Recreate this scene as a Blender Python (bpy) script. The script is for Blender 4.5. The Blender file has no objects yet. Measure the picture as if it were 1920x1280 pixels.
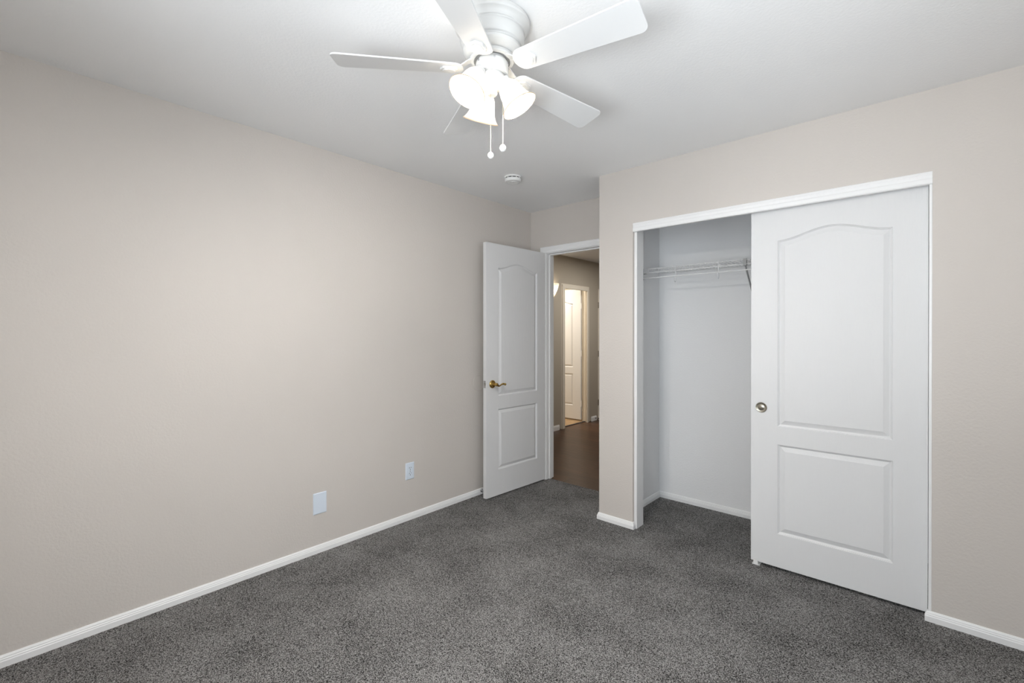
import bpy, math, random
from mathutils import Vector, Matrix
random.seed(7)
sc = bpy.context.scene
col = sc.collection
R = math.radians

# ------------------------------------------------------------------ camera
cam_data = bpy.data.cameras.new('camera')
cam = bpy.data.objects.new('camera', cam_data); col.objects.link(cam)
cam.location = (0, 0, 1.3202)
cam.rotation_euler = (R(90 - 0.1546), 0, R(41.8937))
cam_data.sensor_fit = 'HORIZONTAL'; cam_data.sensor_width = 36
cam_data.lens = 859.81 * 36 / 1920
cam_data.shift_y = -12.43 / 1920
cam_data.clip_start = 0.02
sc.camera = cam

# ------------------------------------------------------------------ light
sc.view_settings.view_transform = 'Standard'
sc.view_settings.look = 'None'
sc.view_settings.gamma = 1
sc.view_settings.use_curve_mapping = False
sc.view_settings.exposure = 0.10
world = bpy.data.worlds.new('sky'); sc.world = world; world.use_nodes = True
wb = world.node_tree.nodes['Background']
wb.inputs['Color'].default_value = (0.78, 0.88, 1.0, 1); wb.inputs['Strength'].default_value = 0.15

def area(name, loc, rot, sx, sy, power, colour):
    l = bpy.data.lights.new(name, 'AREA'); l.shape = 'RECTANGLE'; l.size = sx; l.size_y = sy
    l.energy = power; l.color = colour
    o = bpy.data.objects.new(name, l); col.objects.link(o); o.location = loc; o.rotation_euler = rot
    return o
# daylight outside the bedroom window, which is in the wall behind the camera
DAY, UPFILL, SIDE, BULB = 68, 215, 25, 980.0     # sky light, added upward fill, added side fill, bedroom fan bulbs
area('daylight', (-0.30, -0.86, 1.5), (R(90), 0, 0), 1.7, 1.7, DAY, (0.86, 0.94, 1.0))
area('ceiling_fill', (-0.30, -1.5, 0.35), (R(125), 0, 0), 2.4, 1.4, UPFILL, (0.92, 0.965, 1.0))  # unseen upward fill added outside the window to lift the ceiling
area('side_fill', (0.80, 0.95, 1.5), (R(90), 0, R(90)), 1.5, 1.5, SIDE, (0.86, 0.94, 1.0))  # side fill added beyond an unseen right-hand window
HALLBULB = 55.0      # hall sconce
area('bath_ceiling_light', (-4.6, 5.4, 2.38), (0, 0, 0), 0.4, 0.4, 30, (1.0, 0.9, 0.76))
area('hall_fill', (-2.7, 5.4, 2.38), (0, 0, 0), 0.4, 0.4, 21, (1.0, 0.96, 0.90))  # unseen lamp added to brighten the hall

# ------------------------------------------------------------------ materials
def principled(name, rgb, rough=0.5, metal=0.0, spec=0.5):
    m = bpy.data.materials.new(name); m.use_nodes = True
    b = m.node_tree.nodes['Principled BSDF']
    b.inputs['Base Color'].default_value = (*rgb, 1)
    b.inputs['Roughness'].default_value = rough
    b.inputs['Metallic'].default_value = metal
    b.inputs['Specular IOR Level'].default_value = spec
    return m
def nd(m, t, **kw):
    n = m.node_tree.nodes.new(t)
    for k, v in kw.items(): setattr(n, k, v)
    return n
def lk(m, a, b): m.node_tree.links.new(a, b)
def noise(m, scale, detail=2, vec=None, rough=0.5):
    n = nd(m, 'ShaderNodeTexNoise'); n.inputs['Scale'].default_value = scale
    n.inputs['Detail'].default_value = detail; n.inputs['Roughness'].default_value = rough
    if vec is not None: lk(m, vec, n.inputs['Vector'])
    return n
def coords(m, scale=None):
    tc = nd(m, 'ShaderNodeTexCoord')
    if scale is None: return tc.outputs['Object']
    mp = nd(m, 'ShaderNodeMapping'); mp.inputs['Scale'].default_value = scale
    lk(m, tc.outputs['Object'], mp.inputs['Vector']); return mp.outputs['Vector']
def bump(m, h, strength, dist):
    b = nd(m, 'ShaderNodeBump'); b.inputs['Strength'].default_value = strength; b.inputs['Distance'].default_value = dist
    lk(m, h, b.inputs['Height']); lk(m, b.outputs['Normal'], m.node_tree.nodes['Principled BSDF'].inputs['Normal'])
def ramp(m, fac, stops):
    r = nd(m, 'ShaderNodeValToRGB'); e = r.color_ramp.elements
    while len(e) > 1: e.remove(e[-1])
    e[0].position = stops[0][0]; e[0].color = (*stops[0][1], 1)
    for p, c in stops[1:]:
        x = e.new(p); x.color = (*c, 1)
    lk(m, fac, r.inputs['Fac']); return r
def base(m): return m.node_tree.nodes['Principled BSDF'].inputs['Base Color']

def plaster(name, rgb, strength=0.35, rough=0.6):
    m = principled(name, rgb, rough, spec=0.3)
    c = coords(m)
    n = noise(m, 95, 3, c, 0.55)
    bump(m, n.outputs['Fac'], strength, 0.004)
    n2 = noise(m, 1.3, 2, c)
    d = tuple(x * 0.97 for x in rgb)
    lk(m, ramp(m, n2.outputs['Fac'], [(0.3, d), (0.7, rgb)]).outputs['Color'], base(m))
    return m
M = {}
M['beige'] = plaster('beige_paint', (0.635, 0.592, 0.553), 0.30, 0.5)
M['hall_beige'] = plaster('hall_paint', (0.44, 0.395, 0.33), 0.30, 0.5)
M['closet'] = plaster('closet_white', (0.86, 0.86, 0.865), 0.25, 0.6)
M['ceiling'] = plaster('ceiling_white', (0.92, 0.92, 0.92), 0.20, 0.8)
M['bath'] = plaster('bath_paint', (0.75, 0.70, 0.60), 0.2)

m = M['trim'] = principled('trim_white', (0.85, 0.85, 0.85), 0.35)
bump(m, noise(m, 40, 2, coords(m)).outputs['Fac'], 0.04, 0.003)
M['trim_hall'] = principled('trim_hall_dimmed', (0.70, 0.645, 0.555), 0.4)  # white trim with the hall's dim warm light put into its colour

m = M['door'] = principled('door_white', (0.735, 0.735, 0.74), 0.55, spec=0.3)
c = coords(m, (1, 1, 0.045))
g1 = noise(m, 60, 3, c, 0.6)
g2 = noise(m, 210, 2, c, 0.6)
mx = nd(m, 'ShaderNodeMath', operation='ADD'); lk(m, g1.outputs['Fac'], mx.inputs[0]); lk(m, g2.outputs['Fac'], mx.inputs[1])
bump(m, mx.outputs[0], 0.36, 0.0022)

m = M['carpet'] = principled('grey_carpet', (0.14, 0.14, 0.14), 0.95, spec=0.05)
c = coords(m)
wn = noise(m, 160, 2, c)
vw = nd(m, 'ShaderNodeVectorMath', operation='MULTIPLY_ADD'); lk(m, wn.outputs['Color'], vw.inputs[0])
vw.inputs[1].default_value = (0.004, 0.004, 0.004); lk(m, c, vw.inputs[2])
v = nd(m, 'ShaderNodeTexVoronoi'); v.inputs['Scale'].default_value = 400; lk(m, vw.outputs[0], v.inputs['Vector'])
sepc = nd(m, 'ShaderNodeSeparateColor'); lk(m, v.outputs['Color'], sepc.inputs[0])
cl = noise(m, 190, 3, c, 0.65)
sm = nd(m, 'ShaderNodeMath', operation='MULTIPLY_ADD'); lk(m, cl.outputs['Fac'], sm.inputs[0]); sm.inputs[1].default_value = 0.9
ad = nd(m, 'ShaderNodeMath', operation='MULTIPLY'); lk(m, sepc.outputs[0], ad.inputs[0]); ad.inputs[1].default_value = 0.62
lk(m, ad.outputs[0], sm.inputs[2])
big = noise(m, 3.2, 3, c, 0.55)
bg = nd(m, 'ShaderNodeMath', operation='MULTIPLY_ADD'); lk(m, big.outputs['Fac'], bg.inputs[0]); bg.inputs[1].default_value = 0.36; lk(m, sm.outputs[0], bg.inputs[2])
cr = ramp(m, bg.outputs[0], [(0.55, (0.022, 0.021, 0.020)), (0.80, (0.135, 0.130, 0.125)), (0.95, (0.275, 0.266, 0.259)), (1.15, (0.52, 0.505, 0.495))])
# ramp tops out at 1, so squeeze the sum into range
mr = nd(m, 'ShaderNodeMapRange'); mr.inputs['From Min'].default_value = 0.42; mr.inputs['From Max'].default_value = 1.42
lk(m, bg.outputs[0], mr.inputs['Value'])
lk(m, mr.outputs[0], cr.inputs['Fac'])
e = cr.color_ramp.elements
for el, p in zip(e, (0.27, 0.44, 0.57, 0.78)): el.position = p
lk(m, cr.outputs['Color'], base(m))
bump(m, bg.outputs[0], 1.0, 0.012)

m = M['wood'] = principled('dark_wood_floor', (0.06, 0.03, 0.018), 0.33, spec=0.35)
c = coords(m)
br = nd(m, 'ShaderNodeTexBrick'); br.offset = 0.37; br.inputs['Scale'].default_value = 1.0
br.inputs['Brick Width'].default_value = 1.2; br.inputs['Row Height'].default_value = 0.125
br.inputs['Mortar Size'].default_value = 0.0016
br.inputs['Color1'].default_value = (0.060, 0.027, 0.013, 1); br.inputs['Color2'].default_value = (0.092, 0.043, 0.021, 1)
br.inputs['Mortar'].default_value = (0.012, 0.006, 0.004, 1)
lk(m, c, br.inputs['Vector'])
gr = noise(m, 14, 4, coords(m, (0.25, 3, 1)), 0.6)
mixg = nd(m, 'ShaderNodeMix', data_type='RGBA', blend_type='MULTIPLY'); mixg.inputs['Factor'].default_value = 0.6
lk(m, br.outputs['Color'], mixg.inputs[6]); lk(m, ramp(m, gr.outputs['Fac'], [(0.3, (0.45, 0.45, 0.45)), (0.7, (1.25, 1.2, 1.15))]).outputs['Color'], mixg.inputs[7])
lk(m, mixg.outputs[2], base(m))
bump(m, gr.outputs['Fac'], 0.25, 0.004)
m = M['tan'] = principled('tan_floor', (0.36, 0.23, 0.12), 0.45)
lk(m, ramp(m, noise(m, 9, 3, coords(m)).outputs['Fac'], [(0.3, (0.30, 0.19, 0.10)), (0.7, (0.42, 0.28, 0.15))]).outputs['Color'], base(m))

M['fan'] = principled('fan_white', (0.68, 0.68, 0.67), 0.35)
M['blade'] = principled('blade_white', (0.71, 0.71, 0.71), 0.40)
M['brass'] = principled('antique_brass', (0.55, 0.37, 0.12), 0.22, 1.0)
M['nickel'] = principled('brushed_nickel', (0.50, 0.47, 0.40), 0.25, 1.0)
M['chrome'] = principled('steel', (0.62, 0.62, 0.64), 0.2, 1.0)
M['dark'] = principled('dark_slot', (0.02, 0.02, 0.022), 0.6)
M['rubber'] = principled('dark_rubber', (0.03, 0.03, 0.032), 0.7)
M['plate'] = principled('cool_white_plastic', (0.70, 0.77, 0.86), 0.3)
M['plastic'] = principled('white_plastic', (0.80, 0.80, 0.79), 0.4)
M['wire'] = principled('white_coated_wire', (0.80, 0.80, 0.80), 0.3)
M['grey_bracket'] = principled('grey_bracket', (0.33, 0.33, 0.33), 0.5)
for k in ('brass', 'nickel'):
    m = M[k]; bump(m, noise(m, 180, 2, coords(m)).outputs['Fac'], 0.15, 0.002)
for k in ('fan', 'blade', 'plastic', 'wire', 'plate'):
    m = M[k]; bump(m, noise(m, 60, 1, coords(m)).outputs['Fac'], 0.02, 0.001)

def glow(name, rgb, strength):
    m = bpy.data.materials.new(name); m.use_nodes = True
    b = m.node_tree.nodes['Principled BSDF']
    b.inputs['Base Color'].default_value = (0.9, 0.9, 0.9, 1)
    b.inputs['Emission Color'].default_value = (*rgb, 1); b.inputs['Emission Strength'].default_value = strength
    return m
M['bulb'] = glow('lit_bulb', (1.0, 0.955, 0.90), BULB)
M['hall_bulb'] = glow('lit_hall_bulb', (1.0, 0.84, 0.62), HALLBULB)
def frosted(name, rgb, through=0.55):
    m = bpy.data.materials.new(name); m.use_nodes = True
    nt = m.node_tree; nt.nodes.remove(nt.nodes['Principled BSDF'])
    d = nd(m, 'ShaderNodeBsdfDiffuse'); t = nd(m, 'ShaderNodeBsdfTranslucent'); g = nd(m, 'ShaderNodeBsdfGlossy')
    d.inputs['Color'].default_value = (*rgb, 1); t.inputs['Color'].default_value = (*rgb, 1)
    g.inputs['Roughness'].default_value = 0.2
    a = nd(m, 'ShaderNodeMixShader'); a.inputs[0].default_value = through
    lk(m, d.outputs[0], a.inputs[1]); lk(m, t.outputs[0], a.inputs[2])
    f = nd(m, 'ShaderNodeMixShader'); f.inputs[0].default_value = 0.05
    lk(m, a.outputs[0], f.inputs[1]); lk(m, g.outputs[0], f.inputs[2])
    lk(m, f.outputs[0], nt.nodes['Material Output'].inputs['Surface'])
    return m
M['shade'] = frosted('frosted_shade_glass', (0.95, 0.92, 0.87), 0.6)
M['rim'] = principled('tan_rim', (0.62, 0.47, 0.33), 0.4)
M['sconce_glass'] = frosted('sconce_glass', (0.95, 0.92, 0.85), 0.6)
m = M['pane'] = bpy.data.materials.new('window_pane'); m.use_nodes = True
nt = m.node_tree; nt.nodes.remove(nt.nodes['Principled BSDF'])
a = nd(m, 'ShaderNodeBsdfTransparent'); b = nd(m, 'ShaderNodeBsdfGlossy'); b.inputs['Roughness'].default_value = 0.02
mxs = nd(m, 'ShaderNodeMixShader'); mxs.inputs[0].default_value = 0.06
lk(m, a.outputs[0], mxs.inputs[1]); lk(m, b.outputs[0], mxs.inputs[2]); lk(m, mxs.outputs[0], nt.nodes['Material Output'].inputs['Surface'])

# ------------------------------------------------------------------ mesh helpers
class MB:
    def __init__(s): s.v = []; s.f = []; s.mi = []
    def add(s, verts, faces, mi=0, mat=None):
        n = len(s.v)
        for p in verts:
            p = Vector(p)
            s.v.append(mat @ p if mat is not None else p)
        for f in faces: s.f.append([i + n for i in f]); s.mi.append(mi)
        return s
    def box(s, a, b, mi=0, mat=None):
        x0, y0, z0 = a; x1, y1, z1 = b
        V = [(x0,y0,z0),(x1,y0,z0),(x1,y1,z0),(x0,y1,z0),(x0,y0,z1),(x1,y0,z1),(x1,y1,z1),(x0,y1,z1)]
        F = [(0,3,2,1),(4,5,6,7),(0,1,5,4),(1,2,6,5),(2,3,7,6),(3,0,4,7)]
        return s.add(V, F, mi, mat)
    def lathe(s, prof, seg=40, mi=0, mat=None, closed=False):
        V = []; F = []; n = len(prof)
        for r, z in prof:
            for k in range(seg):
                a = 2 * math.pi * k / seg
                V.append((r * math.cos(a), r * math.sin(a), z))
        for i in range(n - 1 if not closed else n):
            j = (i + 1) % n
            for k in range(seg):
                k2 = (k + 1) % seg
                F.append((i*seg+k, i*seg+k2, j*seg+k2, j*seg+k))
        if not closed:
            if prof[0][0] > 1e-6: F.append(tuple(range(seg))[::-1])
            if prof[-1][0] > 1e-6: F.append(tuple((n-1)*seg + k for k in range(seg)))
        return s.add(V, F, mi, mat)
    def tube(s, pts, rad, seg=8, mi=0, mat=None):
        pts = [Vector(p) for p in pts]; n = len(pts)
        rads = rad if isinstance(rad, (list, tuple)) else [rad] * n
        V = []; F = []; prev = None
        for i, p in enumerate(pts):
            d = (pts[min(i+1, n-1)] - pts[max(i-1, 0)]).normalized()
            if prev is None:
                u = d.orthogonal().normalized()
            else:
                u = (prev - d * prev.dot(d)).normalized()
            prev = u; w = d.cross(u)
            for k in range(seg):
                a = 2 * math.pi * k / seg
                V.append(p + (u * math.cos(a) + w * math.sin(a)) * rads[i])
        for i in range(n - 1):
            for k in range(seg):
                k2 = (k + 1) % seg
                F.append((i*seg+k, i*seg+k2, (i+1)*seg+k2, (i+1)*seg+k))
        F.append(tuple(range(seg))[::-1]); F.append(tuple((n-1)*seg + k for k in range(seg)))
        return s.add(V, F, mi, mat)
    def prism(s, outline, z0, z1, mi=0, mat=None):
        n = len(outline)
        V = [(x, y, z0) for x, y in outline] + [(x, y, z1) for x, y in outline]
        F = [tuple(range(n))[::-1], tuple(range(n, 2*n))] + [(i, (i+1) % n, n+(i+1) % n, n+i) for i in range(n)]
        return s.add(V, F, mi, mat)
    def sweep(s, path, pn, prof, mi=0):
        """profile (u along the in-plane left normal, v along pn) mitred along an open path"""
        P = [Vector(p) for p in path]; pn = Vector(pn); n = len(P); k = len(prof); V = []; F = []
        nr = [pn.cross((P[i+1] - P[i]).normalized()) for i in range(n - 1)]
        for i in range(n):
            a = nr[max(i-1, 0)]; b = nr[min(i, n-2)]
            mt = (a + b) / (1 + a.dot(b))
            for u, v in prof: V.append(P[i] + mt * u + pn * v)
        for i in range(n - 1):
            for j in range(k):
                j2 = (j + 1) % k
                F.append((i*k+j, i*k+j2, (i+1)*k+j2, (i+1)*k+j))
        F.append(tuple(range(k))[::-1]); F.append(tuple((n-1)*k + j for j in range(k)))
        return s.add(V, F, mi)
    def ball(s, c, r, seg=16, mi=0, sz=1.0):
        rings = max(6, seg // 2)
        prof = [(r * math.sin(math.pi * i / rings), -r * sz * math.cos(math.pi * i / rings)) for i in range(rings + 1)]
        prof[0] = (1e-5, -r*sz); prof[-1] = (1e-5, r*sz)
        return s.lathe(prof, seg, mi, Matrix.Translation(c))
    def build(s, name, mats, parent=None, smooth=None, bevel=None):
        import bmesh
        me = bpy.data.meshes.new(name); me.from_pydata([tuple(p) for p in s.v], [], s.f)
        if not isinstance(mats, (list, tuple)): mats = [mats]
        for mt in mats: me.materials.append(mt)
        me.polygons.foreach_set('material_index', s.mi)
        bm = bmesh.new(); bm.from_mesh(me); bmesh.ops.recalc_face_normals(bm, faces=bm.faces); bm.to_mesh(me); bm.free()
        if smooth is not None:
            me.shade_smooth(); me.set_sharp_from_angle(angle=R(smooth))
        o = bpy.data.objects.new(name, me); col.objects.link(o)
        if parent is not None: o.parent = parent
        if bevel:
            md = o.modifiers.new('bevel', 'BEVEL'); md.width = bevel; md.segments = 2; md.limit_method = 'ANGLE'; md.angle_limit = R(40)
        return o
def empty(name, loc, rz=0):
    o = bpy.data.objects.new(name, None); col.objects.link(o); o.location = loc; o.rotation_euler = (0, 0, rz)
    o.empty_display_size = 0.05
    return o
def tag(o, label, cat, group=None, kind=None):
    o['label'] = label; o['category'] = cat
    if group: o['group'] = group
    if kind: o['kind'] = kind
    return o
def struct(o): o['kind'] = 'structure'; return o
def copy_tree(o, parent=None):
    c = o.copy(); col.objects.link(c); c.parent = parent
    if parent is not None: c.matrix_parent_inverse = o.matrix_parent_inverse.copy()
    for ch in list(o.children): copy_tree(ch, c)
    return c

# ------------------------------------------------------------------ room measures
XL, YB, YC, XC, H = -2.7174, 3.2907, 2.8504, -1.7208, 2.44     # left wall, door wall, closet wall, closet corner, ceiling
XO1, XO2, ZH = -1.461, 0.030, 2.0645                            # closet opening
XR, YBACK = 0.46, -0.52                                         # right wall, wall behind the camera
YCB, XCL = 3.569, -1.595                                        # closet back, closet left inner face
DX1, DX2, DZ = -2.553, -1.800, 2.060                            # rough opening of the bedroom door
HX, HH, YH1 = -3.74, 2.41, 3.56                                 # hall wall face, hall ceiling, corner of the hall stub
YT = 3.345                                                      # carpet meets wood

# floors
b = MB()
for x0, y0, x1, y1 in ((XL-0.1, YBACK-0.1, XR+0.1, 2.965), (XL-0.05, 2.965, -1.66, YT), (-1.66, 2.965, XR+0.1, 3.62)):
    b.box((x0, y0, -0.02), (x1, y1, 0))
struct(b.build('floor', M['carpet']))
b = MB().box((-3.80, YT, -0.03), (-1.60, 8.0, -0.006)); struct(b.build('floor_hall', M['wood']))
b = MB().box((-5.60, 4.55, -0.03), (-3.80, 6.6, -0.006)); struct(b.build('floor_bath', M['tan']))
b = MB().box((-3.815, 5.19, -0.006), (-3.785, 5.92, 0.001)); struct(b.build('trim_9', M['rubber']))

# ceilings
b = MB().box((XL-0.12, YBACK-0.12, H), (XR+0.12, 3.40, H+0.05)).box((XCL-0.12, 3.40, H), (XR+0.12, 3.68, H+0.05)); struct(b.build('ceiling', M['ceiling']))
b = MB().box((-3.86, 3.40, HH), (XC, 8.1, HH+0.03)); struct(b.build('ceiling_hall', M['ceiling']))
b = MB().box((-5.7, 4.5, HH), (-3.86, 6.7, HH+0.03)); struct(b.build('ceiling_bath', M['ceiling']))

# walls
b = MB().box((XL-0.12, YBACK-0.12, 0), (XL, YH1, H), 0)
struct(b.build('wall_left', [M['beige']]))
b = MB().box((XL, YB, 0), (DX1, YB+0.11, H)).box((DX2, YB, 0), (XC, YB+0.11, H)).box((DX1, YB, DZ), (DX2, YB+0.11, H))
struct(b.build('wall_back', M['beige']))
b = MB().box((XC, YC, 0), (XO1, YC+0.115, H)).box((XO1, YC, ZH), (XO2, YC+0.115, H)).box((XO2, YC, 0), (XR+0.12, YC+0.115, H))
o = struct(b.build('wall_closet', [M['beige'], M['closet']]))
for p in o.data.polygons:
    if p.normal.y > 0.5: p.material_index = 1
b = MB().box((XC, YC+0.115, 0), (XCL, YCB+0.11, H))
o = struct(b.build('wall_closet_left', [M['beige'], M['closet']]))
for p in o.data.polygons:
    if p.normal.x > 0.5: p.material_index = 1
b = MB().box((XCL, YCB, 0), (XR+0.12, YCB+0.11, H)); struct(b.build('wall_closet_back', M['closet']))
SY0, SY1 = 0.35, 1.55
b = MB().box((XR, YBACK, 0), (XR+0.12, SY0, H)).box((XR, SY1, 0), (XR+0.12, YC, H)).box((XR, SY0, 0), (XR+0.12, SY1, 0.85)).box((XR, SY0, 2.08), (XR+0.12, SY1, H)).box((XR, YC+0.115, 0), (XR+0.12, YCB, H))
o = struct(b.build('wall_right', [M['beige'], M['closet']]))
for p in o.data.polygons:
    if p.center.y > YC+0.115: p.material_index = 1
WX0, WX1, WZ0, WZ1 = -0.95, 0.35, 0.85, 2.08
b = MB().box((XL, YBACK-0.12, 0), (WX0, YBACK, H)).box((WX1, YBACK-0.12, 0), (XR+0.12, YBACK, H))
b.box((WX0, YBACK-0.12, 0), (WX1, YBACK, WZ0)).box((WX0, YBACK-0.12, WZ1), (WX1, YBACK, H)); struct(b.build('wall_front', M['beige']))
# window behind the camera
w = struct(empty('window_1', (0, 0, 0)))
b = MB()
for a0, a1 in (((WX0, WZ0), (WX1, WZ0+0.04)), ((WX0, WZ1-0.04), (WX1, WZ1)), ((WX0, WZ0+0.04), (WX0+0.04, WZ1-0.04)), ((WX1-0.04, WZ0+0.04), (WX1, WZ1-0.04)), ((-0.32, WZ0+0.04), (-0.28, WZ1-0.04))):
    b.box((a0[0], YBACK-0.09, a0[1]), (a1[0], YBACK-0.04, a1[1]))
b.build('window_frame', M['trim'], w)
MB().box((WX0+0.03, YBACK-0.068, WZ0+0.03), (WX1-0.03, YBACK-0.064, WZ1-0.03)).build('pane', M['pane'], w)
w = struct(empty('added_window', (0, 0, 0)))  # unseen window added in the right wall to admit the side fill
b = MB()
for a0, a1 in (((SY0, WZ0), (SY1, WZ0+0.04)), ((SY0, WZ1-0.04), (SY1, WZ1)), ((SY0, WZ0+0.04), (SY0+0.04, WZ1-0.04)), ((SY1-0.04, WZ0+0.04), (SY1, WZ1-0.04)), ((0.93, WZ0+0.04), (0.97, WZ1-0.04))):
    b.box((XR+0.04, a0[0], a0[1]), (XR+0.09, a1[0], a1[1]))
b.build('window_frame', M['trim'], w)
MB().box((XR+0.064, SY0+0.03, WZ0+0.03), (XR+0.068, SY1-0.03, WZ1-0.03)).build('pane', M['pane'], w)
# hall walls
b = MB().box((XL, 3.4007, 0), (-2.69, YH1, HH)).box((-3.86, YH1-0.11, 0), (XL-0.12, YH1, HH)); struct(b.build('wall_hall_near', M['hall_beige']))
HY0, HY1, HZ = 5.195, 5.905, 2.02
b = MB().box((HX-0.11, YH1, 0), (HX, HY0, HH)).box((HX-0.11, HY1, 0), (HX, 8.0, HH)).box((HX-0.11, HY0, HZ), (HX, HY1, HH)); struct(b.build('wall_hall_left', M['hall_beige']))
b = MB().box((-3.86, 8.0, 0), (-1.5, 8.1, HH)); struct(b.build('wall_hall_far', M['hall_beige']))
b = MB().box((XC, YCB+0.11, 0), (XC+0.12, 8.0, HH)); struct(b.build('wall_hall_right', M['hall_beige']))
b = MB().box((-5.7, 4.5, 0), (-5.6, 6.7, HH)).box((-5.6, 4.45, 0), (-3.85, 4.55, HH)).box((-5.6, 6.6, 0), (-3.85, 6.7, HH)); struct(b.build('wall_bath', M['bath']))

# baseboards: u = away from wall, v = up
BB = [(0, 0), (0.0125, 0), (0.0125, 0.026), (0.0105, 0.030), (0.0105, 0.034), (0.0080, 0.038), (0.0080, 0.0415), (0.0055, 0.046), (0.0040, 0.0485), (0, 0.0485)]
def baseboard(name, path, mat='trim'):
    return struct(MB().sweep([(x, y, -0.002) for x, y in path], (0, 0, 1), BB).build(name, M[mat]))
baseboard('baseboard_left', [(XL, DX1 and YB), (XL, YBACK)])
baseboard('baseboard_back_left', [(-2.612, YB), (XL+0.0125, YB)])
baseboard('baseboard_closet', [(XO1, YC+0.014), (XO1, YC), (XC, YC), (XC, YB)])
baseboard('baseboard_closet_right', [(XR, YC), (XO2-0.011, YC), (XO2-0.011, YC+0.010)])
baseboard('baseboard_right', [(XR, YBACK), (XR, YC-0.0125)])
baseboard('baseboard_front', [(XL+0.0125, YBACK), (XR-0.0125, YBACK)])
baseboard('baseboard_closet_inner', [(XR, YCB), (XCL, YCB), (XCL, YC+0.13)])
baseboard('baseboard_hall_near', [(-3.6, YH1), (-2.69, YH1), (-2.69, 3.42)])
BBH = [(0, 0), (0.0125, 0), (0.0125, 0.05), (0.009, 0.06), (0.006, 0.07), (0, 0.07)]
def hall_base(name, path): return struct(MB().sweep([(x, y, -0.006) for x, y in path], (0, 0, 1), BBH).build(name, M['trim']))
hall_base('baseboard_hall_left', [(HX, 5.14), (HX, YH1)])
hall_base('baseboard_hall_middle', [(HX, 6.104), (HX, 5.965)])

# ------------------------------------------------------------------ door frames
CAS = [(0, 0), (0, 0.010), (0.006, 0.013), (0.020, 0.0135), (0.030, 0.016), (0.050, 0.017), (0.056, 0.013), (0.057, 0)]   # u away from the opening, v off the wall
# bedroom door: casing on the room side, jamb boards, stop
JX1, JX2, JZ = DX1+0.018, DX2-0.018, DZ-0.020
o = MB().sweep([(JX1-0.005, YB, 0), (JX1-0.005, YB, JZ+0.005), (JX2+0.005, YB, JZ+0.005), (JX2+0.005, YB, 0)], (0, -1, 0), CAS)
o.box((DX1, YB, 0), (JX1, YB+0.11, JZ)).box((JX2, YB, 0), (DX2, YB+0.11, JZ)).box((DX1, YB, JZ), (DX2, YB+0.11, DZ))
o.box((JX1, YB+0.040, 0), (JX1+0.010, YB+0.075, JZ-0.010)).box((JX2-0.010, YB+0.040, 0), (JX2, YB+0.075, JZ-0.010)).box((JX1, YB+0.040, JZ-0.010), (JX2, YB+0.075, JZ))
struct(o.build('trim_1', M['trim'], bevel=0.0012))
# hall bath doorway
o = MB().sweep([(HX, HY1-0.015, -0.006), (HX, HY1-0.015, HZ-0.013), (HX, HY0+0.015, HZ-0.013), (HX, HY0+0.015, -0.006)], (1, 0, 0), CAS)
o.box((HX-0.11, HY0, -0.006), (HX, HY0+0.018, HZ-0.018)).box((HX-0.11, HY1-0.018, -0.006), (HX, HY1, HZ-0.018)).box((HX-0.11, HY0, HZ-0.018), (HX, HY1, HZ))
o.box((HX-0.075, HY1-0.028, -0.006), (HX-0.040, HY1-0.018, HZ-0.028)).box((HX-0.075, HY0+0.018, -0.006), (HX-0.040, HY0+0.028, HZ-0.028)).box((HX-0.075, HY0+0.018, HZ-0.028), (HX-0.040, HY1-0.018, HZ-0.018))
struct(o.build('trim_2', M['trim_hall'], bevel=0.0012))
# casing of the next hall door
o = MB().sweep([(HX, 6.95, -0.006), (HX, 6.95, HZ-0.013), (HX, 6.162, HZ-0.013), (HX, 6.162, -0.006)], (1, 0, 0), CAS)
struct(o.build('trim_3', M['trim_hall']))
# closet opening: side boards set back a little, and the head board with its moulded face
o = MB().box((XO1+0.012, YC+0.018, 0), (XO1+0.021, YC+0.115, ZH)).box((XO1, YC+0.022, 0), (XO1+0.012, YC+0.115, ZH))
struct(o.build('trim_4', M['trim'], bevel=0.001))
o = MB().box((XO2-0.011, YC+0.004, 0), (XO2, YC+0.115, ZH)); struct(o.build('trim_5', M['trim'], bevel=0.001))
HP = [(0, 0.020), (0, -0.001), (0.0035, -0.004), (0.010, -0.005), (0.016, -0.0025), (0.030, -0.0025), (0.036, -0.005), (0.052, -0.005), (0.058, -0.002), (0.058, 0.020)]
o = MB()
V = []; F = []
for x in (XO1+0.002, XO2):
    for u, v in HP: V.append((x, YC+v, ZH-u))
k = len(HP)
F = [(j, (j+1) % k, k+(j+1) % k, k+j) for j in range(k)] + [tuple(range(k))[::-1], tuple(range(k, 2*k))]
o.add(V, F); o.box((XO1+0.021, YC+0.020, ZH-0.012), (XO2-0.011, YC+0.115, ZH))
o.box((XO1+0.021, YC+0.030, ZH-0.030), (XO2-0.011, YC+0.034, ZH-0.012)).box((XO1+0.021, YC+0.088, ZH-0.030), (XO2-0.011, YC+0.092, ZH-0.012))
struct(o.build('trim_6', M['trim']))

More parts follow.
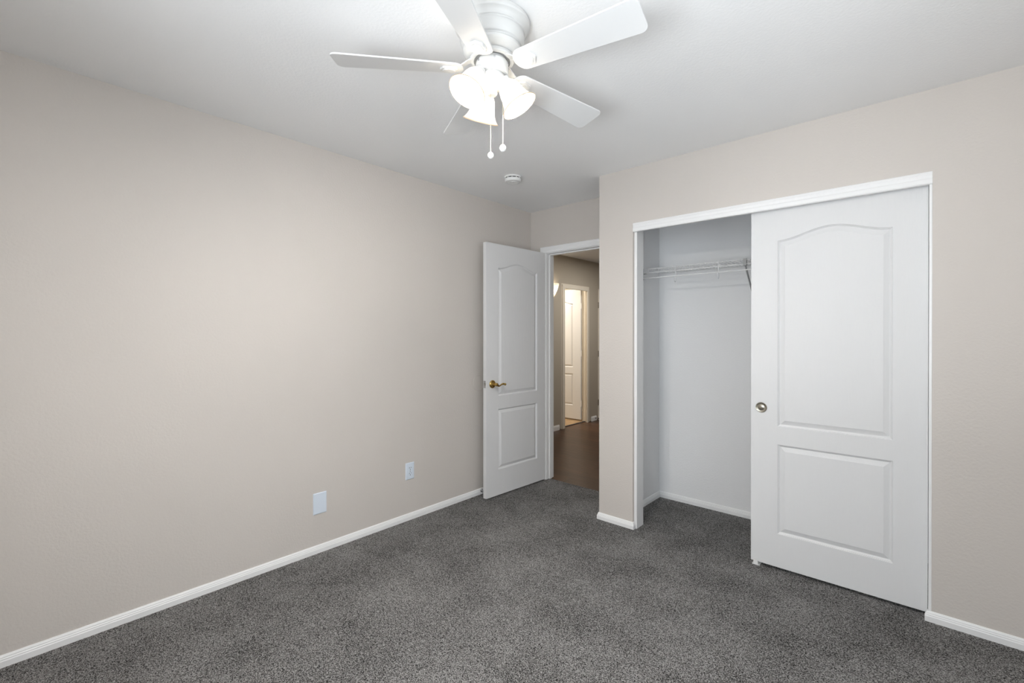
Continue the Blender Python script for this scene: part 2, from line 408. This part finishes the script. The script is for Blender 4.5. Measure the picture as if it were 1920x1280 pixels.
# ------------------------------------------------------------------ moulded two-panel doors
def arch_loop(x0, x1, z0, z1, rise, inset, n=28):
    """closed loop, anticlockwise seen from the front (x right, z up), of a panel with an ogee-arched head, offset inward"""
    W = x1 - x0
    def head(x):
        t = (x - x0) / W
        g = 0.5 * (1 - math.cos(2 * math.pi * t)); sl = rise * math.pi / W * math.sin(2 * math.pi * t)
        return z1 + rise * g - inset * math.sqrt(1 + sl * sl)
    xa, xb = x0 + inset, x1 - inset
    P = [(xa, z0 + inset), (xb, z0 + inset)]
    for i in range(n + 1 if rise else 2):
        x = xb + (xa - xb) * i / (n if rise else 1)
        P.append((x, head(x)))
    return P
PROF = [(0.000, 0.0), (0.0020, 0.0035), (0.0042, 0.0040), (0.0060, 0.0085), (0.0100, 0.0115), (0.0125, 0.0115), (0.0335, 0.0030), (0.0350, 0.0020)]
def door_leaf(name, W, Z0, Z1, T, panels, mat, parent=None):
    """leaf in x 0..W, front face at y = 0 (facing -y), back face at y = T; panels pressed in both faces"""
    import bmesh
    bm = bmesh.new()
    for side in (0, 1):
        yy = (lambda d: d) if side == 0 else (lambda d: T - d)
        rect = [bm.verts.new((x, yy(0), z)) for x, z in ((0, Z0), (W, Z0), (W, Z1), (0, Z1))]
        edges = [bm.edges.new((rect[i], rect[(i+1) % 4])) for i in range(4)]
        rings = []
        for pa in panels:
            loops = []
            for ins, dep in PROF:
                loops.append([bm.verts.new((x, yy(dep), z)) for x, z in arch_loop(*pa, ins)])
            L = loops[0]
            edges += [bm.edges.new((L[i], L[(i+1) % len(L)])) for i in range(len(L))]
            rings.append(loops)
        bmesh.ops.triangle_fill(bm, use_beauty=True, use_dissolve=False, edges=edges)
        for loops in rings:
            for a, c in zip(loops[:-1], loops[1:]):
                k = len(a)
                for i in range(k): bm.faces.new((a[i], a[(i+1) % k], c[(i+1) % k], c[i]))
            bm.faces.new(loops[-1])
        if side == 0: r0 = rect
        else: r1 = rect
    for i in range(4): bm.faces.new((r0[i], r0[(i+1) % 4], r1[(i+1) % 4], r1[i]))
    bmesh.ops.recalc_face_normals(bm, faces=bm.faces)
    me = bpy.data.meshes.new(name); bm.to_mesh(me); bm.free(); me.materials.append(mat)
    me.shade_smooth(); me.set_sharp_from_angle(angle=R(9))
    o = bpy.data.objects.new(name, me); col.objects.link(o)
    if parent: o.parent = parent
    return o

# bedroom door, swung open a little past square, hinged at the left jamb
P0 = Vector((-2.536, 3.270)); P1 = Vector((-2.569, 2.559))
d1 = tag(struct(empty('door_1', (P1.x, P1.y, 0.012))), 'white two-panel arched bedroom door standing open against the beige left wall', 'door')
DW = (P0 - P1).length
d1.rotation_euler = (0, 0, math.atan2((P0-P1).y, (P0-P1).x))      # local +x runs from the free edge to the hinge, -y faces the room
door_leaf('door_leaf', DW, 0, 2.033, 0.035, [(0.132, 0.607, 0.206, 0.697, 0), (0.132, 0.607, 0.804, 1.842, 0.050)], M['door'], d1)
def rot_to(axis):  # matrix turning local z to axis
    return Vector((0, 0, 1)).rotation_difference(Vector(axis)).to_matrix().to_4x4()
def lever(parent, x, z, side):
    """brass lever set on one face of the leaf: side -1 front, +1 back"""
    y0 = 0 if side < 0 else 0.035
    h = MB()
    ax = Matrix.Translation((x, y0, z)) @ rot_to((0, side, 0))
    h.lathe([(0.0325, 0), (0.0325, 0.003), (0.030, 0.007), (0.024, 0.010), (0.016, 0.012), (0.0125, 0.014), (0.0115, 0.022), (0.012, 0.040), (0.0145, 0.046), (0.0125, 0.056), (0.005, 0.060), (1e-4, 0.0605)], 28, 0, ax)
    o = h.build('door_handle', M['brass'], parent, smooth=40)
    y1 = y0 + side * 0.050
    pts = []; rad = []
    for i in range(15):
        t = i / 14
        pts.append((x + 0.006 + 0.088 * t, y1 - side * 0.006 * math.sin(math.pi * t), z - 0.003 - 0.0105 * math.sin(2 * math.pi * min(t, 0.97) * 0.92) * (0.9 if t < 0.55 else 0.75) - 0.006 * t))
        rad.append(0.0105 - 0.0050 * math.sin(math.pi * min(1, t * 1.15)) if t < 0.85 else 0.0078)
    l = MB().tube(pts, rad, 10)
    l.ball(pts[-1], 0.0105, 14)
    l.build('lever', M['brass'], o, smooth=50)
lever(d1, 0.066, 0.904, -1); lever(d1, 0.066, 0.904, 1)
b = MB().box((-0.0012, 0.005, 0.877), (0.0, 0.030, 0.935)); lp = b.build('latch_plate', M['chrome'], d1, bevel=0.0004)
MB().prism([(-0.0095, 0.012), (-0.001, 0.012), (-0.001, 0.024), (-0.003, 0.024)], 0.898, 0.914).build('latch_bolt', M['nickel'], lp)

# sliding closet door
SX0, SX1, SY = -0.7395, 0.0172, YC+0.0405
d2 = tag(struct(empty('door_2', (SX0, SY, 0.018))), 'white two-panel arched sliding closet door covering the right half of the closet', 'door')
door_leaf('door_panel', SX1-SX0, 0, 2.025, 0.035, [(0.1355, 0.6305, 0.186, 0.684, 0), (0.1345, 0.6285, 0.785, 1.820, 0.051)], M['door'], d2)
ax = Matrix.Translation((0.0535, -0.0005, 0.883)) @ rot_to((0, -1, 0))
c = MB().lathe([(0.0295, 0), (0.0295, 0.0022), (0.0275, 0.0038), (0.0245, 0.0034), (0.0235, 0.0008), (0.0225, 0.0004), (0.012, 0.0005), (0.010, 0.0016), (0.004, 0.0018), (1e-4, 0.0018)], 36, 0, ax)
c.build('finger_pull', M['nickel'], d2, smooth=40)
# nylon guide on the carpet under its free corner
g = MB().box((-0.020, -0.016, 0), (0.020, 0.060, 0.004)).box((-0.012, -0.016, 0.004), (0.012, -0.011, 0.030)).box((-0.012, 0.045, 0.004), (0.012, 0.050, 0.030))
o = g.build('door_guide', M['plastic'], None, bevel=0.001); o.location = (SX0+0.028, SY+0.004, 0)
tag(o, 'small white plastic floor guide under the free corner of the sliding closet door', 'door guide')

# far door beyond the hall, standing open into the lit room
d3 = tag(struct(empty('door_3', (-3.862-0.64, 5.862, 0.018))), 'cream lit two-panel door standing open beyond the dark hallway', 'door')
door_leaf('door_leaf', 0.64, 0, 1.976, 0.035, [(0.115, 0.50, 0.206, 0.69, 0), (0.115, 0.50, 0.79, 1.76, 0.04)], M['door'], d3)
for z in (0.24, 1.0, 1.72):
    h = MB().tube([(0.646, 0.006, z-0.045), (0.646, 0.006, z+0.045)], 0.006, 10).box((0.640, 0.004, z-0.045), (0.6415, 0.033, z+0.045)); h.build('hinge', M['trim'], d3, smooth=40)
d4 = tag(struct(empty('door_4', (HX-0.045, 6.170, 0.01))), 'closed white door at the far right end of the hall wall', 'door')
MB().box((0, 0, 0), (0.035, 0.735, HZ-0.035)).build('door_leaf', M['door'], d4, bevel=0.002)
for z in (0.25, 1.0, 1.75):
    MB().tube([(0.053, -0.010, z-0.045), (0.053, -0.010, z+0.045)], 0.006, 10).build('hinge', M['nickel'], d4, smooth=40)

# ------------------------------------------------------------------ wall plates and small fittings
def plate_mesh(w, h, t=0.006):
    """screwless bevelled cover, face to +x, centred on the origin"""
    b = MB(); V = []; F = []
    for x, k in ((0, 0), (0.0025, 0), (t, 0.004)):
        V += [(x, -w/2+k, -h/2+k), (x, w/2-k, -h/2+k), (x, w/2-k, h/2-k), (x, -w/2+k, h/2-k)]
    for i in range(2):
        for j in range(4): F.append((i*4+j, i*4+(j+1) % 4, (i+1)*4+(j+1) % 4, (i+1)*4+j))
    F += [(0, 3, 2, 1), (8, 9, 10, 11)]
    return b.add(V, F)
t = tag(empty('wall_outlet', (XL, 1.9395, 0.345)), 'small white duplex power outlet low on the beige wall near the open door', 'outlet')
plate_mesh(0.072, 0.118).build('cover_plate', M['plate'], t, smooth=20)
for zc in (0.0195, -0.0195):
    pts = []
    for i in range(28):
        a = 2*math.pi*i/28; pts.append((0.0172*math.cos(a), max(-0.0125, min(0.0125, 0.0172*math.sin(a)))))
    mt = Matrix(((0, 0, 1, 0), (1, 0, 0, 0), (0, 1, 0, zc), (0, 0, 0, 1)))
    r = MB().prism(pts, 0.005, 0.0078, 0, mt).build('receptacle', M['plate'], t, bevel=0.0005)
    s = MB().box((0.0074, -0.0079, zc+0.0005), (0.0081, -0.0051, zc+0.0090)).box((0.0074, 0.0051, zc+0.0015), (0.0081, 0.0079, zc+0.0085))
    s.prism([(0.0030*math.cos(2*math.pi*i/12), -0.0072+0.0030*math.sin(2*math.pi*i/12)) for i in range(12)], 0.0074, 0.0081, 0, mt)
    s.build('slot', M['dark'], r)
MB().lathe([(0.003, 0.005), (0.003, 0.0072), (0.0015, 0.0078), (1e-4, 0.0078)], 14, 0, rot_to((1, 0, 0))).build('screw', M['chrome'], t, smooth=40)
o = plate_mesh(0.082, 0.127).build('blank_wall_plate', M['plate'], None, smooth=20); o.location = (XL, 1.287, 0.2965)
tag(o, 'larger plain white blank cover plate low on the beige left wall', 'wall plate')
# round bumper behind the handle
o = MB().lathe([(0.0645, 0), (0.0645, 0.0022), (0.0625, 0.0036), (0.0600, 0.0036), (0.0585, 0.0020), (1e-4, 0.0018)], 48, 0, rot_to((1, 0, 0))).build('wall_bumper', M['beige'], None, smooth=25)
o.location = (XL, 2.617, 0.914)
tag(o, 'round wall-coloured bumper disc on the left wall behind the door handle', 'wall bumper')
def door_stop(loc, axis, L, name_label):
    t = tag(empty('door_stop', loc), name_label, 'door stop')
    mt = rot_to(axis)
    MB().lathe([(0.013, 0), (0.013, 0.003), (0.008, 0.006), (0.0055, 0.010), (0.0050, L-0.016), (1e-4, L-0.016)], 18, 0, mt).build('stem', M['chrome'], t, smooth=40)
    MB().lathe([(0.0055, L-0.018), (0.0085, L-0.016), (0.0085, L-0.003), (0.006, L), (1e-4, L)], 18, 0, mt).build('rubber_tip', M['rubber'], t, smooth=40)
    return t
door_stop((XL+0.0105, 2.640, 0.031), (1, 0, 0), 0.080, 'metal door stop on the left baseboard behind the open bedroom door')
door_stop((HX+0.0125, 6.060, 0.035), (1, 0, 0), 0.07, 'small metal door stop on the far hall baseboard beyond the lit doorway')

# smoke detector
t = tag(empty('smoke_detector', (-2.19, 2.451, H)), 'round white smoke detector on the ceiling near the bedroom doorway', 'smoke detector')
MB().lathe([(0.0625, 0), (0.0625, -0.008), (0.060, -0.010)], 48).build('mounting_base', M['plastic'], t, smooth=35)
MB().lathe([(0.057, -0.009), (0.057, -0.020), (1e-3, -0.020)], 48).build('grille_core', M['dark'], t, smooth=35)
b = MB()
for k in range(12):
    a = 2*math.pi*k/12 + 0.1
    b.box((-0.0025, 0.0555, -0.021), (0.0025, 0.0610, -0.0095), 0, Matrix.Rotation(a, 4, 'Z'))
b.lathe([(0.0605, -0.0165), (0.0610, -0.022), (0.0595, -0.030), (0.055, -0.036), (0.040, -0.0385), (0.036, -0.0365), (0.030, -0.0365), (0.027, -0.039), (1e-4, -0.0395)], 48)
b.build('cover', M['plastic'], t, smooth=35)
MB().lathe([(0.009, -0.038), (0.009, -0.0412), (0.0075, -0.042), (1e-4, -0.042)], 20, 0, Matrix.Translation((0.012, -0.012, 0))).build('test_button', M['plastic'], t, smooth=40)

# ------------------------------------------------------------------ wire shelf with hanging rod
SF, SZ, X0, X1 = 3.262, 1.807, XCL+0.030, 0.30
t = tag(empty('wire_shelf', (XCL, SF, SZ)), 'white wire closet shelf with hanging rod high inside the open closet', 'shelf')
iv = Matrix.Translation((-XCL, -SF, -SZ))
def shelf(b, name, mat): return b.build(name, M[mat], t, smooth=50)
b = MB()
for y, z in ((SF, SZ), (SF, SZ-0.030), (SF+0.15, SZ-0.004), (YCB-0.012, SZ)):
    b.tube([(X0, y, z), (X1, y, z)], 0.0030, 6, 0, iv)
k = int((X1-X0)/0.0254)
for i in range(k+1):
    x = X0 + i*0.0254
    b.tube([(x, YCB-0.012, SZ+0.003), (x, SF-0.001, SZ+0.003), (x, SF-0.003, SZ), (x, SF-0.003, SZ-0.030)], 0.0014, 5, 0, iv)
shelf(b, 'wire_deck', 'wire')
shelf(MB().tube([(XCL+0.010, SF-0.012, SZ-0.070), (X1, SF-0.012, SZ-0.070)], 0.0042, 10, 0, iv), 'hanging_rod', 'wire')
for hx in (-1.335, -1.038, -0.74, -0.44, -0.14, 0.16):
    hk = [(hx, SF+0.004, SZ+0.004), (hx, SF-0.006, SZ+0.004), (hx, SF-0.008, SZ-0.03), (hx+0.002, SF-0.003, SZ-0.062)]
    for i in range(9):
        a = math.pi*i/8
        hk.append((hx+0.003, SF-0.003-0.014*(1-math.cos(a)), SZ-0.088-0.026*math.sin(a)))
    hk.append((hx+0.003, SF-0.032, SZ-0.074))
    shelf(MB().tube(hk, 0.0028, 8, 0, iv), 'hook', 'wire')
b = MB().box((XCL, SF-0.030, SZ-0.080), (XCL+0.004, SF+0.018, SZ+0.008), 0, iv).box((XCL+0.004, SF-0.012, SZ-0.036), (XCL+0.034, SF+0.012, SZ-0.034), 0, iv)
b.box((XCL+0.004, SF-0.020, SZ-0.078), (XCL+0.016, SF-0.004, SZ-0.062), 0, iv)
shelf(b, 'end_bracket', 'grey_bracket')
for bx in (-0.872, -0.05):
    b = MB().tube([(bx, SF+0.004, SZ-0.034), (bx, YCB-0.004, SZ-0.330)], 0.0055, 8, 0, iv)
    b.box((bx-0.010, SF-0.006, SZ-0.040), (bx+0.010, SF+0.012, SZ+0.006), 0, iv).box((bx-0.010, YCB-0.006, SZ-0.352), (bx+0.010, YCB, SZ-0.312), 0, iv)
    shelf(b, 'brace', 'grey_bracket')

# ------------------------------------------------------------------ hall sconce
SYC = 4.985
t = tag(empty('wall_sconce', (HX, SYC, 1.90)), 'lit half-cone glass sconce on the hall wall beside the far doorway', 'wall lamp')
V = []; F = []; n = 16; rings = [(-0.095, 0.012), (-0.06, 0.034), (0.0, 0.062), (0.06, 0.083), (0.095, 0.092)]
for z, r in rings:
    for i in range(n+1):
        a = -math.pi/2 + math.pi*i/n
        V.append((0.004 + r*math.cos(a)*0.95, r*math.sin(a), z))
for j in range(len(rings)-1):
    for i in range(n): F.append((j*(n+1)+i, j*(n+1)+i+1, (j+1)*(n+1)+i+1, (j+1)*(n+1)+i))
F.append(tuple(range(n+1)))
MB().add(V, F).build('glass_shade', M['sconce_glass'], t, smooth=50)
MB().box((0, -0.030, -0.06), (0.006, 0.030, 0.05)).build('back_plate', M['chrome'], t, bevel=0.002)
MB().ball((0.045, 0, 0.015), 0.022, 14).build('bulb', M['hall_bulb'], t, smooth=60)

# ------------------------------------------------------------------ ceiling fan
FX, FY = -1.163, 1.189
fan = tag(empty('ceiling_fan', (FX, FY, H)), 'white five-blade ceiling fan with three lit glass lamps and pull chains', 'ceiling fan')
Z = lambda z: z - H
FC = M['fan']
MB().lathe([(r, Z(z)) for r, z in ((0.1340, 2.4385), (0.1340, 2.4345), (0.1365, 2.4335), (0.1370, 2.425), (0.1345, 2.419), (0.1290, 2.415), (0.1240, 2.409), (0.1215, 2.403), (0.1185, 2.3995), (0.1150, 2.398), (0.1140, 2.395), (0.1155, 2.392), (0.1170, 2.386), (0.1165, 2.374), (0.1130, 2.362), (0.1070, 2.354), (0.1010, 2.351), (0.1000, 2.348), (0.1030, 2.3455), (0.1055, 2.341), (0.1045, 2.335), (0.0990, 2.328), (0.0900, 2.321), (0.0800, 2.3165), (0.0700, 2.3145), (0.040, 2.3140))], 72).build('motor_housing', FC, fan, smooth=24)
MB().lathe([(0.0620, Z(2.3150)), (0.0790, Z(2.3140)), (0.0800, Z(2.3050)), (0.0770, Z(2.3010)), (0.0660, Z(2.3005)), (0.0640, Z(2.3030))], 56, closed=True).build('flywheel', FC, fan, smooth=30)
MB().lathe([(0.0300, Z(2.3140)), (0.0635, Z(2.3138)), (0.0635, Z(2.3060)), (0.0300, Z(2.3058))], 40).build('gap_shade_disc', M['grey_bracket'], fan, smooth=30)  # grey disc painting in the shade of the gap above the switch housing
MB().lathe([(0.050, Z(2.306)), (0.050, Z(2.2955)), (0.0580, Z(2.2945)), (0.0590, Z(2.290)), (0.0582, Z(2.258)), (0.056, Z(2.253)), (0.040, Z(2.2525))], 48).build('switch_housing', FC, fan, smooth=30)
fit = MB().lathe([(0.040, Z(2.2535)), (0.047, Z(2.247)), (0.0485, Z(2.235)), (0.045, Z(2.220)), (0.034, Z(2.208)), (0.020, Z(2.203)), (0.017, Z(2.195)), (0.019, Z(2.188)), (0.014, Z(2.180)), (1e-4, Z(2.178))], 40).build('light_fitter', FC, fan, smooth=40)
# screws on the switch housing
for k in range(6):
    a = R(226 + 36 + 60*k)
    MB().lathe([(0.0035, 0), (0.0035, 0.002), (1e-4, 0.003)], 10, 0, Matrix.Translation((0.0590*math.cos(a), 0.0590*math.sin(a), Z(2.288))) @ rot_to((math.cos(a), math.sin(a), 0))).build('screw', M['chrome'], fan, smooth=40)

BZ = 2.2690
def blade_outline():
    L0, L1, w0, w1 = 0.100, 0.554, 0.046, 0.064
    P = []
    n = 10
    # root: rounded
    for i in range(n+1):
        a = math.pi/2 + math.pi*i/n
        P.append((L0 + 0.035 + 0.035*math.cos(a), w0*math.sin(a)))
    rc = 0.024
    for i in range(n+1):
        a = -math.pi/2 + (math.pi/2)*i/n
        P.append((L1 - rc + rc*math.cos(a), -w1 + rc + rc*math.sin(a)))
    for i in range(n+1):
        a = (math.pi/2)*i/n
        P.append((L1 - rc + rc*math.cos(a), w1 - rc + rc*math.sin(a)))
    return P
def medallion():
    P = []
    for i in range(48):
        a = 2*math.pi*i/48
        s = 1 + 0.05*math.cos(7*a)
        P.append((0.152 + 0.031*s*math.cos(a), 0.028*s*math.sin(a)))
    return P
PITCH = R(12)
tilt = Matrix.Translation((0, 0, BZ - H)) @ Matrix.Rotation(-PITCH, 4, 'X')
bl = MB().prism(blade_outline(), 0.0, 0.0055, 0, tilt).build('blade', M['blade'], fan, bevel=0.0012)
arm = MB()
# drooping arm from the flywheel to the blade: a tapered flat strip
V = []; F = []; st = 14
for i in range(st+1):
    u = i/st; x = 0.066 + (0.150-0.066)*u
    hw = 0.016 - 0.004*math.sin(math.pi*min(1, u*1.4)) + 0.008*u*u
    zc = Z(2.3045) + (BZ-2.3045-0.002)*(0.5-0.5*math.cos(math.pi*min(1, u*1.15)))
    tw = -PITCH*u
    for sx, dz in ((-1, -0.0045), (1, -0.0045), (1, 0.0), (-1, 0.0)):
        V.append((x, sx*hw*math.cos(tw), zc + dz + sx*hw*math.sin(tw)))
for i in range(st):
    for j in range(4): F.append((i*4+j, i*4+(j+1) % 4, (i+1)*4+(j+1) % 4, (i+1)*4+j))
F += [(0, 1, 2, 3), tuple(st*4+j for j in (3, 2, 1, 0))]
arm.add(V, F)
am = arm.build('blade_arm', FC, fan, smooth=40)
md = MB().prism(medallion(), -0.0075, -0.0002, 0, tilt)
P2 = [(0.152 + (x-0.152)*0.72, y*0.72) for x, y in medallion()]
md.prism(P2, -0.0105, -0.0070, 0, tilt)
mm = md.build('medallion', FC, am, bevel=0.0012)
AZ = (0.7, -1.8, -2.0, -0.3, -1.9); SAG = (1.0, 0.0, -0.7, -1.75, -0.3)   # the blades hang a little unevenly
for k in range(5):
    a = R(226.35 + 72*k + AZ[k])
    if k == 0: bo, ao = bl, am
    else:
        bo = bl.copy(); col.objects.link(bo); bo.parent = fan
        ao = am.copy(); col.objects.link(ao); ao.parent = fan
        mo = mm.copy(); col.objects.link(mo); mo.parent = ao
    bo.rotation_euler = ao.rotation_euler = (0, -R(SAG[k]), a)

# lamps
YAW = 41.8937
sh_prof = []
outer = [(0.0180, 0.000), (0.0225, 0.004), (0.0300, 0.012), (0.0370, 0.024), (0.0415, 0.040), (0.0445, 0.058), (0.0490, 0.075), (0.0560, 0.089), (0.0630, 0.098), (0.0665, 0.101)]
prof = outer + [(0.0672, 0.1025), (0.0660, 0.1035)] + [(r-0.0028, z+0.001) for r, z in outer[::-1]]
def lamp(az, tau=31, rho=0.112, zo=2.163):
    a = R(az + YAW); L = 0.1015; ta = R(tau)
    axis = Vector((math.cos(a)*math.sin(ta), math.sin(a)*math.sin(ta), -math.cos(ta)))
    opening = Vector((rho*math.cos(a), rho*math.sin(a), Z(zo))); neck = opening - axis*L
    mt = Matrix.Translation(neck) @ rot_to(axis)
    s = MB().lathe(prof, 48, 0, mt, closed=False); s.f = s.f[:-2]; s.mi = s.mi[:-2]
    so = s.build('lamp_shade', M['shade'], fan, smooth=50)
    MB().lathe([(0.0660, 0.1000), (0.0678, 0.1015), (0.0680, 0.1035), (0.0660, 0.1045), (0.0640, 0.1035), (0.0645, 0.1005)], 48, 0, mt, closed=True).build('rim', M['rim'], so, smooth=50)
    k = MB().lathe([(0.0150, -0.012), (0.0215, -0.010), (0.0225, 0.004), (0.0180, 0.010), (0.0130, 0.030), (1e-4, 0.031)], 28, 0, mt)
    st = Vector((0.030*math.cos(a), 0.030*math.sin(a), Z(2.232)))
    k.tube([st, (st + neck)/2 + Vector((0, 0, 0.004)), neck - axis*0.008], 0.0085, 12)
    k.build('lamp_socket', FC, fan, smooth=40)
    bp = [(0.012, 0.026), (0.014, 0.034), (0.022, 0.046), (0.0280, 0.058), (0.0295, 0.067), (0.0270, 0.079), (0.0190, 0.089), (0.0090, 0.094), (1e-4, 0.0955)]
    MB().lathe(bp, 24, 0, mt).build('bulb', M['bulb'], so, smooth=60)
for ar in ((222, 31, 0.112, 2.155), (358, 31, 0.098, 2.142), (117, 31, 0.106, 2.134)): lamp(*ar)

# pull chains (beads) with end balls
def chain(dx, dd, ztop, zbot, ball):
    a = R(YAW); rx = Vector((math.cos(a), math.sin(a), 0)); fd = Vector((-math.sin(a), math.cos(a), 0))
    p = rx*dx + fd*dd
    c = MB(); z = ztop
    c.tube([(p.x, p.y, Z(ztop)), (p.x, p.y, Z(zbot))], 0.0006, 5)
    while z > zbot:
        c.ball((p.x, p.y, Z(z)), 0.0015, 6); z -= 0.0042
    o = c.build('pull_chain', M['nickel'], fan, smooth=60)
    MB().ball((p.x, p.y, Z(zbot) - ball*1.05), ball, 20, 0, 1.12).build('pull_ball', M['plastic'], o, smooth=60)
chain(-0.004, -0.030, 2.195, 1.964, 0.0105)
chain(0.039, -0.020, 2.262, 1.995, 0.0115)
